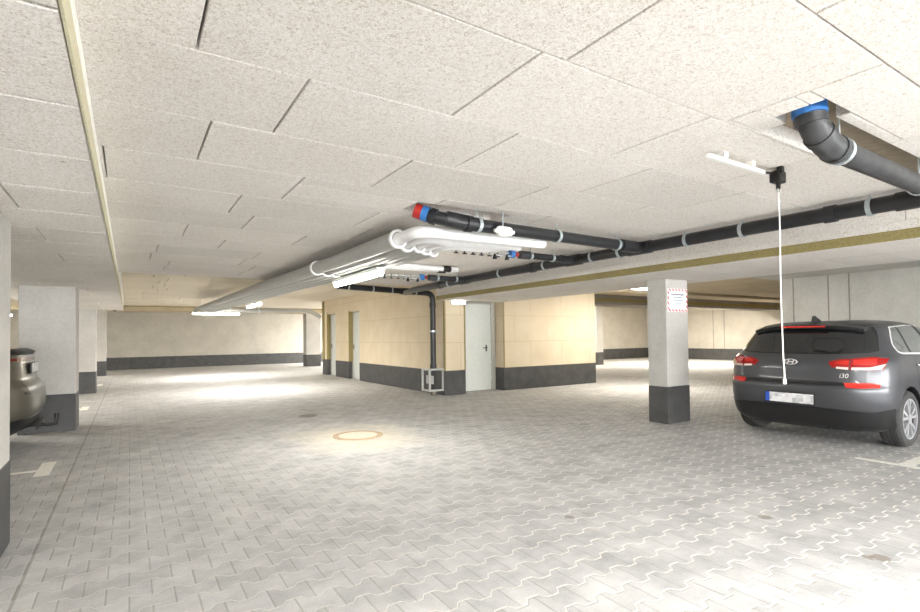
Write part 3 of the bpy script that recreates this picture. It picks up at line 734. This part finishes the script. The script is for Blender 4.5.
def side(u, z):
    w, a, b = fW(z), fR(z), fF(z); Rr, Rf = fRad(z), fRadF(z)
    if u < a + Rr: t = max(0, 1 - (u - a) / Rr); return w * max(0, 1 - t ** NN) ** (1 / MM)
    if u > b - Rf: t = min(1, 1 - (b - u) / Rf); return w * max(0, 1 - t ** 2.4) ** (1 / 2.6)
    return w
def ring_pts(z, n1=22, n2=26):
    w, a, b = fW(z), fR(z), fF(z); Rr, Rf = fRad(z), fRadF(z); mid = (a + Rr, max(a + Rr + .02, b - Rf)); half = []
    for i in range(n1):   # rear centre to side, by superellipse angle
        th = PI / 2 * i / (n1 - 1); q = math.sin(th) ** (2 / MM); half.append((a + Rr * (1 - math.cos(th) ** (2 / NN)), w * q))
    for i in range(1, n2): half.append((mid[0] + (mid[1] - mid[0]) * i / n2, w))
    for i in range(n1):
        th = PI / 2 * i / (n1 - 1); half.append((mid[1] + (b - mid[1]) * (math.sin(th) ** (2 / 2.4)), w * max(0, math.cos(th)) ** (2 / 2.6)))
    left = half; right = [(u, -v) for u, v in half[::-1][1:-1]]
    return left + right
def surf_patch(mb, kind, low, high, sgn=1, off=.004, nt_=24, ns=8, mi=0, depth=.012):
    """low / high: lists of (a, z). kind 'rear': a = v ; kind 'side': a = u."""
    def samp(L, t):
        seg = [math.dist(L[i], L[i + 1]) for i in range(len(L) - 1)]; T = t * sum(seg)
        for i, s_ in enumerate(seg):
            if T <= s_ or i == len(seg) - 1:
                k_ = T / s_ if s_ else 0; return (L[i][0] + (L[i + 1][0] - L[i][0]) * k_, L[i][1] + (L[i + 1][1] - L[i][1]) * k_)
            T -= s_
    def P(a, z):
        if kind == 'rear': return Vector((rear(a, z), a, z))
        if kind == 'front': 
            w = fW(z); q = min(.9999, abs(a) / w); return Vector((fF(z) - fRadF(z) * (1 - (1 - q ** 2.6) ** (1 / 2.4)), a, z))
        return Vector((a, sgn * side(a, z), z))
    def Nn(a, z):
        e_ = .004; p = P(a, z); da = P(a + e_, z) - p; dz = P(a, z + e_) - p; n_ = da.cross(dz)
        if n_.length < 1e-9: n_ = Vector((-1, 0, 0))
        n_.normalize(); c = Vector((2.1, 0, .7))
        return n_ if n_.dot(p - c) > 0 else -n_
    fr, bk = [], []
    for j_ in range(ns + 1):
        for i_ in range(nt_ + 1):
            A_, B_ = samp(low, i_ / nt_), samp(high, i_ / nt_); s_ = j_ / ns
            a, z = A_[0] + (B_[0] - A_[0]) * s_, A_[1] + (B_[1] - A_[1]) * s_
            p, n_ = P(a, z), Nn(a, z); fr.append(p + n_ * off); bk.append(p - n_ * depth)
    W_ = nt_ + 1; q = lambda i, j: j * W_ + i
    mb.add(fr, [(q(i, j), q(i + 1, j), q(i + 1, j + 1), q(i, j + 1)) for j in range(ns) for i in range(nt_)], mi, True)
    o = [q(i, 0) for i in range(nt_ + 1)] + [q(nt_, j) for j in range(1, ns + 1)] + [q(i, ns) for i in range(nt_ - 1, -1, -1)] + [q(0, j) for j in range(ns - 1, 0, -1)]
    vs = [fr[k] for k in o] + [bk[k] for k in o]; m_ = len(o)
    mb.add(vs, [(k, (k + 1) % m_, m_ + (k + 1) % m_, m_ + k) for k in range(m_)], mi)
def local(mb, name, mats, root, label=None):
    o = mb.build(name, mats); o.parent = root
    if label: o['label'] = label
    return o
def text_mesh(s, size, mat, root, name, loc, slant=0.2):
    c = bpy.data.curves.new(name, 'FONT'); c.body = s; c.size = size; c.extrude = .002; c.shear = slant; c.align_x = 'CENTER'; c.align_y = 'CENTER'
    t_ = bpy.data.objects.new(name, c); COL.objects.link(t_)
    dg = bpy.context.evaluated_depsgraph_get(); me = bpy.data.meshes.new_from_object(t_.evaluated_get(dg)); bpy.data.objects.remove(t_)
    # text x -> -v (reads from behind), text y -> z
    Rm = Matrix(((0, 0, -1), (-1, 0, 0), (0, 1, 0))); me.transform(Rm.to_4x4())
    me.materials.clear(); me.materials.append(mat)
    o = bpy.data.objects.new(name, me); COL.objects.link(o); o.parent = root; o.location = loc; return o
def make_wheel(root, u, s, label=None):
    R0, zc, w0, w1 = .317, .317, .665, .89
    prof = [(w0 + .01, .235), (w0, .27), (w0 + .015, .302), (w0 + .04, .315)]
    for k_ in range(4):
        c = w0 + .055 + k_ * .034; prof += [(c, R0), (c + .024, R0), (c + .026, R0 - .008), (c + .032, R0 - .008)]
    prof += [(w1 - .04, .315), (w1 - .012, .300), (w1 + .004, .27), (w1 - .004, .235), (w1 - .03, .225), (w0 + .03, .225)]
    n = 48; a = MB(); vs = []; k0 = len(prof)
    for i in range(n):
        t_ = 2 * PI * i / n
        for (x, r_) in prof: vs.append((u + r_ * math.cos(t_), s * x, zc + r_ * math.sin(t_)))
    a.add(vs, [(i * k0 + j, i * k0 + (j + 1) % k0, ((i + 1) % n) * k0 + (j + 1) % k0, ((i + 1) % n) * k0 + j) for i in range(n) for j in range(k0)], 0, False)
    wh = local(a, 'wheel', M['tyre'], root, 'black tyre with alloy rim')
    a = MB(); a.tube([(u, s * (w0 + .03), zc), (u, s * (w1 - .055), zc)], .226, 40)
    local(a, 'rim_barrel', M['rim_dark'], wh)
    a = MB(); a.ring((u, s * (w1 - .022), zc), (0, 1, 0), .205, .022, .03, n=48)
    for k_ in range(5):
        for dd in (-.16, .16):
            t_ = 2 * PI * k_ / 5 + PI / 2; t0 = t_ + dd * .5; t1 = t_ + dd * 1.5
            e0 = Vector((math.cos(t0), 0, math.sin(t0))) * .05; e1 = Vector((math.cos(t1), 0, math.sin(t1))) * .212
            dn = Vector((-math.sin(t_), 0, math.cos(t_)))
            for_ = []
            vs = []
            for (p, hw) in ((e0, .014), (e1, .019)):
                for sg in (-1, 1):
                    for dy in (w1 - .045, w1 - .012): vs.append((u + p.x + dn.x * hw * sg, s * dy, zc + p.z + dn.z * hw * sg))
            a.add(vs, [(0, 1, 3, 2), (4, 6, 7, 5), (0, 4, 5, 1), (2, 3, 7, 6), (1, 5, 7, 3), (0, 2, 6, 4)])
    a.tube([(u, s * (w1 - .06), zc), (u, s * (w1 - .008), zc)], .055, 24)
    local(a, 'rim_spokes', M['rim'], wh, 'silver alloy spokes')
def make_car(loc, rz, body, label, badge=True):
    hatch = badge
    root = empty('car', loc, rz, label, 'car')
    zs = []
    for i in range(len(ZT) - 1):
        for k_ in range(4): zs.append(ZT[i] + (ZT[i + 1] - ZT[i]) * k_ / 4)
    zs.append(ZT[-1]); rings = [ring_pts(z) for z in zs]; n = len(rings[0])
    a = MB(); vs = [(p[0], p[1], z) for z, R_ in zip(zs, rings) for p in R_]
    fs = [(i * n + j, i * n + (j + 1) % n, (i + 1) * n + (j + 1) % n, (i + 1) * n + j) for i in range(len(zs) - 1) for j in range(n)]
    fs.append(list(range(n))[::-1]); fs.append([(len(zs) - 1) * n + j for j in range(n)])
    a.add(vs, fs, 0, True)
    ob = local(a, 'body', [body, M['black']], root)
    # wheel arches
    cut = MB()
    for u in (.80, 3.45):
        for s in (-1, 1): cut.tube([(u, s * .60, .33), (u, s * 1.1, .33)], .352, 40)
    co = cut.build('cutter', [M['black']]); co.data.materials.clear(); co.data.materials.append(M['black'])
    co.matrix_world = Matrix.Identity(4)
    ob.parent = None
    md = ob.modifiers.new('b', 'BOOLEAN'); md.operation = 'DIFFERENCE'; md.object = co; md.solver = 'EXACT'
    try: md.material_mode = 'TRANSFER'
    except Exception: pass
    dg = bpy.context.evaluated_depsgraph_get(); me = bpy.data.meshes.new_from_object(ob.evaluated_get(dg))
    ob.modifiers.clear(); ob.data = me; bpy.data.objects.remove(co); ob.parent = root
    try: me.set_sharp_from_angle(angle=math.radians(38))
    except Exception: pass
    if hatch:
        # rear glass, spoiler, lamps
        a = MB(); surf_patch(a, 'rear', [(-.745, 1.085), (-.70, 1.065), (-.3, 1.050), (.3, 1.050), (.70, 1.065), (.745, 1.085)], [(-.69, 1.25), (-.645, 1.352), (-.3, 1.385), (.3, 1.385), (.645, 1.352), (.69, 1.25)], off=.006)
        local(a, 'rear_window', M['glass_dark'], root, 'dark tinted rear window')
        a = MB(); sec = [(.80, 1.438), (.60, 1.424), (.40, 1.398), (.365, 1.388), (.37, 1.372), (.40, 1.36), (.48, 1.35), (.80, 1.40)]
        nv = 32; vs = []
        for i in range(nv + 1):
            v = -.60 + 1.20 * i / nv; q = abs(v) / .66; du = .10 * q ** 3.5; dz = -.055 * q ** 2.6
            for (u, z) in sec: vs.append((u + du, v, z + dz - (.012 * q * q)))
        k0 = len(sec)
        a.add(vs, [(i * k0 + j, i * k0 + (j + 1) % k0, (i + 1) * k0 + (j + 1) % k0, (i + 1) * k0 + j) for i in range(nv) for j in range(k0)], 0, True)
        a.add([vs[j] for j in range(k0)], [list(range(k0))]); a.add([vs[nv * k0 + j] for j in range(k0)], [list(range(k0))])
        sp = local(a, 'spoiler', body, root)
        try: sp.data.set_sharp_from_angle(angle=math.radians(40))
        except Exception: pass
        a = MB(); vs = []
        for i in range(nv + 1):
            v = -.60 + 1.20 * i / nv; q = abs(v) / .66; du = .10 * q ** 3.5; dz = -.055 * q ** 2.6 - .012 * q * q
            for (u, z) in ((.358, 1.385), (.368, 1.355), (.45, 1.335), (.44, 1.378)): vs.append((u + du, v, z + dz))
        a.add(vs, [(i * 4 + j, i * 4 + (j + 1) % 4, (i + 1) * 4 + (j + 1) % 4, (i + 1) * 4 + j) for i in range(nv) for j in range(4)])
        local(a, 'spoiler_underside', M['black'], root, 'glossy black lip under the spoiler')
        a = MB(); a.box(.350, .38, -.25, .25, 1.360, 1.380, 0, .003); local(a, 'brake_light', M['lamp_red2'], root, 'thin red high brake light')
        for s in (-1, 1):
            S = lambda L: [(s * x, z) for x, z in L]
            a = MB()
            surf_patch(a, 'rear', S([(.385, .955), (.42, .905), (.57, .885)]), S([(.39, .965), (.47, .990), (.57, 1.0)]), off=.010, nt_=14, mi=0)
            surf_patch(a, 'rear', S([(.578, .885), (.74, .88), (.815, .89)]), S([(.578, 1.0), (.74, 1.020), (.832, 1.0)]), off=.010, nt_=18, mi=0)
            tl = local(a, 'tail_light', M['lamp_red'], root, 'red tail light')
            a = MB()
            surf_patch(a, 'rear', S([(.46, .893), (.50, .889), (.565, .884)]), S([(.46, .913), (.50, .910), (.565, .908)]), off=.014, nt_=10, ns=2, depth=.001)
            surf_patch(a, 'rear', S([(.59, .884), (.73, .882), (.800, .890)]), S([(.59, .908), (.73, .910), (.822, .945)]), off=.014, nt_=10, ns=2, depth=.001)
            local(a, 'clear_lens', M['lamp_clear'], tl, 'pale clear strip along the lower edge')
            a = MB()
            surf_patch(a, 'rear', S([(.44, .945), (.565, .935)]), S([(.47, .970), (.565, .978)]), off=.0135, nt_=8, ns=2, depth=.001)
            surf_patch(a, 'rear', S([(.60, .940), (.77, .940)]), S([(.60, .985), (.76, 1.0)]), off=.0135, nt_=8, ns=2, depth=.001)
            local(a, 'bright_lens', M['lamp_red2'], tl, 'brighter red inner lens')
            a = MB(); surf_patch(a, 'rear', S([(.55, .690), (.65, .684), (.80, .692)]), S([(.53, .738), (.65, .746), (.805, .742)]), off=.008, nt_=14, ns=4)
            local(a, 'reflector', M['lamp_red2'], root, 'red bumper reflector')
    else:
        a = MB(); surf_patch(a, 'rear', [(-.66, 1.20), (.66, 1.20)], [(-.56, 1.37), (.56, 1.37)], off=.006); local(a, 'rear_window', M['glass_dark'], root, 'dark tinted rear window')
        a = MB(); surf_patch(a, 'rear', [(-.70, 1.150), (0, 1.158), (.70, 1.150)], [(-.68, 1.185), (0, 1.196), (.68, 1.185)], off=.035, nt_=30, ns=3, depth=.03); local(a, 'lip_spoiler', M['black'], root, 'dark lip spoiler')
        a = MB(); surf_patch(a, 'rear', [(-.80, 1.085), (0, 1.085), (.80, 1.085)], [(-.81, 1.115), (0, 1.115), (.81, 1.115)], off=.008, nt_=40, ns=3); tl = local(a, 'tail_light', M['lamp_dim'], root, 'thin dark red light strip')
        a = MB(); surf_patch(a, 'rear', [(-.45, 1.060), (.45, 1.060)], [(-.45, 1.072), (.45, 1.072)], off=.008, nt_=20, ns=1); local(a, 'tailgate_trim', M['chrome'], root, 'bright trim under the light strip')
    for s in (-1, 1):
        S = lambda L: [(s * x, z) for x, z in L]
        # side glass with bright frame
        low = [(.655, 1.13), (.665, 1.085), (.76, 1.055), (1.5, 1.035), (2.4, 1.022), (3.08, 1.02)]
        hi = [(.665, 1.16), (.75, 1.245), (.92, 1.350), (1.5, 1.372), (1.95, 1.36), (2.42, 1.30)]
        a = MB(); surf_patch(a, 'side', [(x - .004, z - .012) for x, z in low], [(x - .004, z + .006) for x, z in hi], s, off=.003, nt_=40)
        fr_ = local(a, 'window_frame', M['badge'], root, 'bright window frame')
        a = MB(); lo2 = [(x + (.018 if k_ == 0 else 0) + .012, z + .004) for k_, (x, z) in enumerate(low)]; hi2 = [(x + .014, z - .006) for x, z in hi]
        surf_patch(a, 'side', lo2, hi2, s, off=.006, nt_=40); local(a, 'side_window', M['glass_side'], fr_, 'dark side glass')
        a = MB()
        surf_patch(a, 'side', [(1.00, 1.052), (1.03, 1.052)], [(1.10, 1.352), (1.13, 1.352)], s, off=.008, nt_=2); local(a, 'window_pillar', M['black'], root); a = MB()
        surf_patch(a, 'side', [(1.72, 1.04), (1.80, 1.04)], [(1.66, 1.364), (1.74, 1.364)], s, off=.008, nt_=2)
        local(a, 'window_pillar', M['black'], root)
        a = MB(); a.tube([(1.02, s * .895, .915), (1.06, s * .925, .92), (1.20, s * .925, .918), (1.24, s * .893, .912)], .012, 10); local(a, 'door_handle', M['chrome'], root, 'bright door handle')
        a = MB(); a.tube([(2.05, s * .895, .905), (2.09, s * .925, .91), (2.23, s * .925, .908), (2.27, s * .893, .902)], .012, 10); local(a, 'door_handle', M['chrome'], root, 'bright door handle')
        # door shut lines
        a = MB(); surf_patch(a, 'side', [(1.18, .30), (1.186, .30)], [(.985, 1.045), (.991, 1.045)], s, off=.0015, nt_=1, ns=14); local(a, 'shut_line', M['black'], root); a = MB()
        surf_patch(a, 'side', [(1.98, .28), (1.986, .28)], [(1.94, 1.03), (1.946, 1.03)], s, off=.0015, nt_=1, ns=14); local(a, 'shut_line', M['black'], root); a = MB()
        surf_patch(a, 'side', [(3.02, .28), (3.026, .28)], [(3.0, 1.0), (3.006, 1.0)], s, off=.0015, nt_=1, ns=14); local(a, 'shut_line', M['black'], root)
        a = MB(); a.box(2.72, 2.88, s * .92 - .06, s * .92 + .10 * s if s > 0 else s * .92 + .06, 1.0, 1.12, 0, .02) if s > 0 else a.box(2.72, 2.88, -1.02, -.86, 1.0, 1.12, 0, .02)
        local(a, 'wing_mirror', body, root)
        a = MB(); surf_patch(a, 'front', S([(.42, .70), (.80, .74)]), S([(.42, .78), (.78, .84)]), off=.006, nt_=10); local(a, 'headlight', M['lamp_clear'], root, 'clear headlight')
    a = MB(); surf_patch(a, 'front', [(-.72, 1.04), (.72, 1.04)], [(-.52, 1.38), (.52, 1.38)], off=.005); local(a, 'windscreen', M['glass_dark'], root, 'tinted windscreen')
    a = MB(); surf_patch(a, 'front', [(-.4, .34), (.4, .34)], [(-.45, .62), (.45, .62)], off=.004); local(a, 'grille', M['black'], root, 'black front grille')
    # dark strip, lower bumper
    a = MB(); surf_patch(a, 'rear', [(-.64, .705), (-.3, .70), (.3, .70), (.64, .705)], [(-.64, .742), (-.3, .748), (.3, .748), (.64, .742)], off=.0035, nt_=40, ns=3)
    local(a, 'tailgate_gap', M['black'], root, 'dark gap under the tailgate')
    a = MB(); surf_patch(a, 'rear', [(-.845, .25), (-.6, .20), (0, .195), (.6, .20), (.845, .25)], [(-.872, .46), (-.76, .425), (-.4, .445), (.4, .445), (.76, .425), (.872, .46)], off=.012, nt_=60, ns=8)
    local(a, 'bumper_lower', M['black'], root, 'matt black lower bumper')
    for s in (-1, 1):   # tailgate shut lines
        a = MB(); surf_patch(a, 'rear', [(s * .575, .745), (s * .578, .745)], [(s * .575, .88), (s * .578, .88)], off=.0015, nt_=1, ns=6); local(a, 'shut_line', M['black'], root)
    # plate
    pz, pu = (0, 0) if hatch else (.455, .095)
    a = MB(); a.box(-.020 + pu, -.010 + pu, -.275, .275, .463 + pz, .598 + pz, 0, .003); pl = local(a, 'plate_holder', M['black'], root, 'number plate in black holder')
    a = MB(); a.box(-.024 + pu, -.019 + pu, -.26, .215, .480 + pz, .590 + pz); local(a, 'number_plate', M['plate'], pl, 'white number plate with blurred characters')
    if hatch:
        a = MB(); a.box(-.024 + pu, -.019 + pu, .215, .262, .480 + pz, .590 + pz); local(a, 'plate_band', M['plate_blue'], pl, 'blue band on the number plate')
    if badge:
        a = MB(); nn = 40; ez, ev = .034, .075; vs = []; u0 = rear(0, .93) - .016
        for i in range(nn):
            t_ = 2 * PI * i / nn
            for k_, d in ((1.0, 0), (.82, 0), (.82, .010), (1.0, .010)): vs.append((u0 + d + .004 * 0, ev * k_ * math.cos(t_), .957 + ez * k_ * math.sin(t_)))
        a.add(vs, [(i * 4 + j, i * 4 + (j + 1) % 4, ((i + 1) % nn) * 4 + (j + 1) % 4, ((i + 1) % nn) * 4 + j) for i in range(nn) for j in range(4)])
        for vv in (.028, -.028):
            a.add([(u0, vv + .008 + .010, .931), (u0, vv - .008 + .010, .931), (u0, vv - .008 - .012, .983), (u0, vv + .008 - .012, .983)], [(0, 1, 2, 3)])
        a.add([(u0, .026, .949), (u0, -.026, .953), (u0, -.026, .965), (u0, .026, .961)], [(0, 1, 2, 3)])
        local(a, 'emblem', M['badge'], root, 'chrome oval emblem with a slanted letter H')
        text_mesh('i30', .072, M['badge'], root, 'model_badge', (rear(-.53, .80) - .012, -.53, .815))
    a = MB(); vs = [(.62, -.016, 1.415), (.84, -.028, 1.43), (.84, .028, 1.43), (.62, .016, 1.415), (.625, 0, 1.505), (.69, -.010, 1.505), (.69, .010, 1.505)]
    a.add(vs, [(0, 1, 5, 4), (1, 2, 6, 5), (2, 3, 4, 6), (4, 5, 6), (3, 0, 4), (0, 3, 2, 1)]); local(a, 'roof_antenna', M['black'], root, 'black shark-fin antenna')
    a = MB(); a.tube([(.12, -.35, .235), (.8, -.35, .25)], .03, 12); local(a, 'exhaust_pipe', M['black'], root)
    a = MB(); a.tube([(.9, -.6, .317), (.9, .6, .317)], .05, 12); a.tube([(.8, -.7, .317), (.8, .7, .317)], .035, 12); local(a, 'rear_axle', M['black'], root)
    for u in (.80, 3.45):
        for s in (-1, 1): make_wheel(root, u, s)
    return root
make_car((6.57, 3.03, 0), 0, M['paint_grey'], 'dark grey metallic hatchback seen from behind, parked beside the pillar with the notice')
fR = mono(ZT, [.34, .20, .10, .055, .02, .0, .0, .01, .03, .095, .105, .11, .115, .125, .42, .68, .84, 1.02, 1.25, 1.6])
c2 = make_car((-.90, 8.15, 0), PI, M['paint_brown'], 'brown-grey metallic car whose tail shows behind the nearest left pillar', badge=False)
# tow hook under the left car
a = MB(); a.tube([(.15, -.1, .30), (-.04, -.1, .26), (-.12, -.1, .27), (-.13, -.1, .36)], .022, 12); a.tube([(-.13, -.1, .35), (-.13, -.1, .40)], .028, 12); a.box(.02, .2, -.4, .4, .26, .31)
local(a, 'tow_bar', M['black'], c2, 'black tow bar')
# ------------------------------------------------------------------ WORLD + CAMERA
w = bpy.data.worlds.new('sky'); scene.world = w; w.use_nodes = True
nt = w.node_tree; bg = nt.nodes['Background']
tc = nt.nodes.new('ShaderNodeTexCoord'); sp = nt.nodes.new('ShaderNodeSeparateXYZ'); nt.links.new(tc.outputs['Generated'], sp.inputs[0])
nt.links.new(ramp(nt, N(nt, sp.outputs[2]), [(0, (1, .99, .97, 1)), (.6, (.86, .92, 1, 1))]), bg.inputs['Color'])
bg.inputs['Strength'].default_value = 6.2
cam = bpy.data.cameras.new('camera'); co = bpy.data.objects.new('camera', cam); COL.objects.link(co); scene.camera = co
f = 514.416; cam.sensor_fit = 'HORIZONTAL'; cam.sensor_width = 36; cam.lens = 36 * f / 920; cam.shift_x = 0; cam.shift_y = 18.628 / 920
yaw, pit, rol = [math.radians(v) for v in (-32.74144553, -1.25518214, -0.69874855)]
def rxm(a): return Matrix(((1, 0, 0), (0, math.cos(a), -math.sin(a)), (0, math.sin(a), math.cos(a))))
def rym(a): return Matrix(((math.cos(a), 0, math.sin(a)), (0, 1, 0), (-math.sin(a), 0, math.cos(a))))
def rzm(a): return Matrix(((math.cos(a), -math.sin(a), 0), (math.sin(a), math.cos(a), 0), (0, 0, 1)))
Mc = rzm(rol) @ rxm(pit) @ rym(yaw)         # (right, down, fwd) world -> camera (x right, y down, z fwd)
T = Mc.transposed()
def wv(c): v = T @ Vector(c); return Vector((v.x, v.z, -v.y))
ax, ay, az = wv((1, 0, 0)), wv((0, -1, 0)), wv((0, 0, -1))
R4 = Matrix(((ax.x, ay.x, az.x, 0), (ax.y, ay.y, az.y, 0), (ax.z, ay.z, az.z, H), (0, 0, 0, 1)))
co.matrix_world = R4; cam.clip_start = .05; cam.clip_end = 200
vs_ = scene.view_settings; vs_.view_transform = 'Standard'; vs_.look = 'None'; vs_.gamma = 1; vs_.use_curve_mapping = False
vs_.exposure = 1.82
scene.cycles.max_bounces = 10; scene.cycles.diffuse_bounces = 6; scene.cycles.sample_clamp_indirect = 6
scene.cycles.use_denoising = True
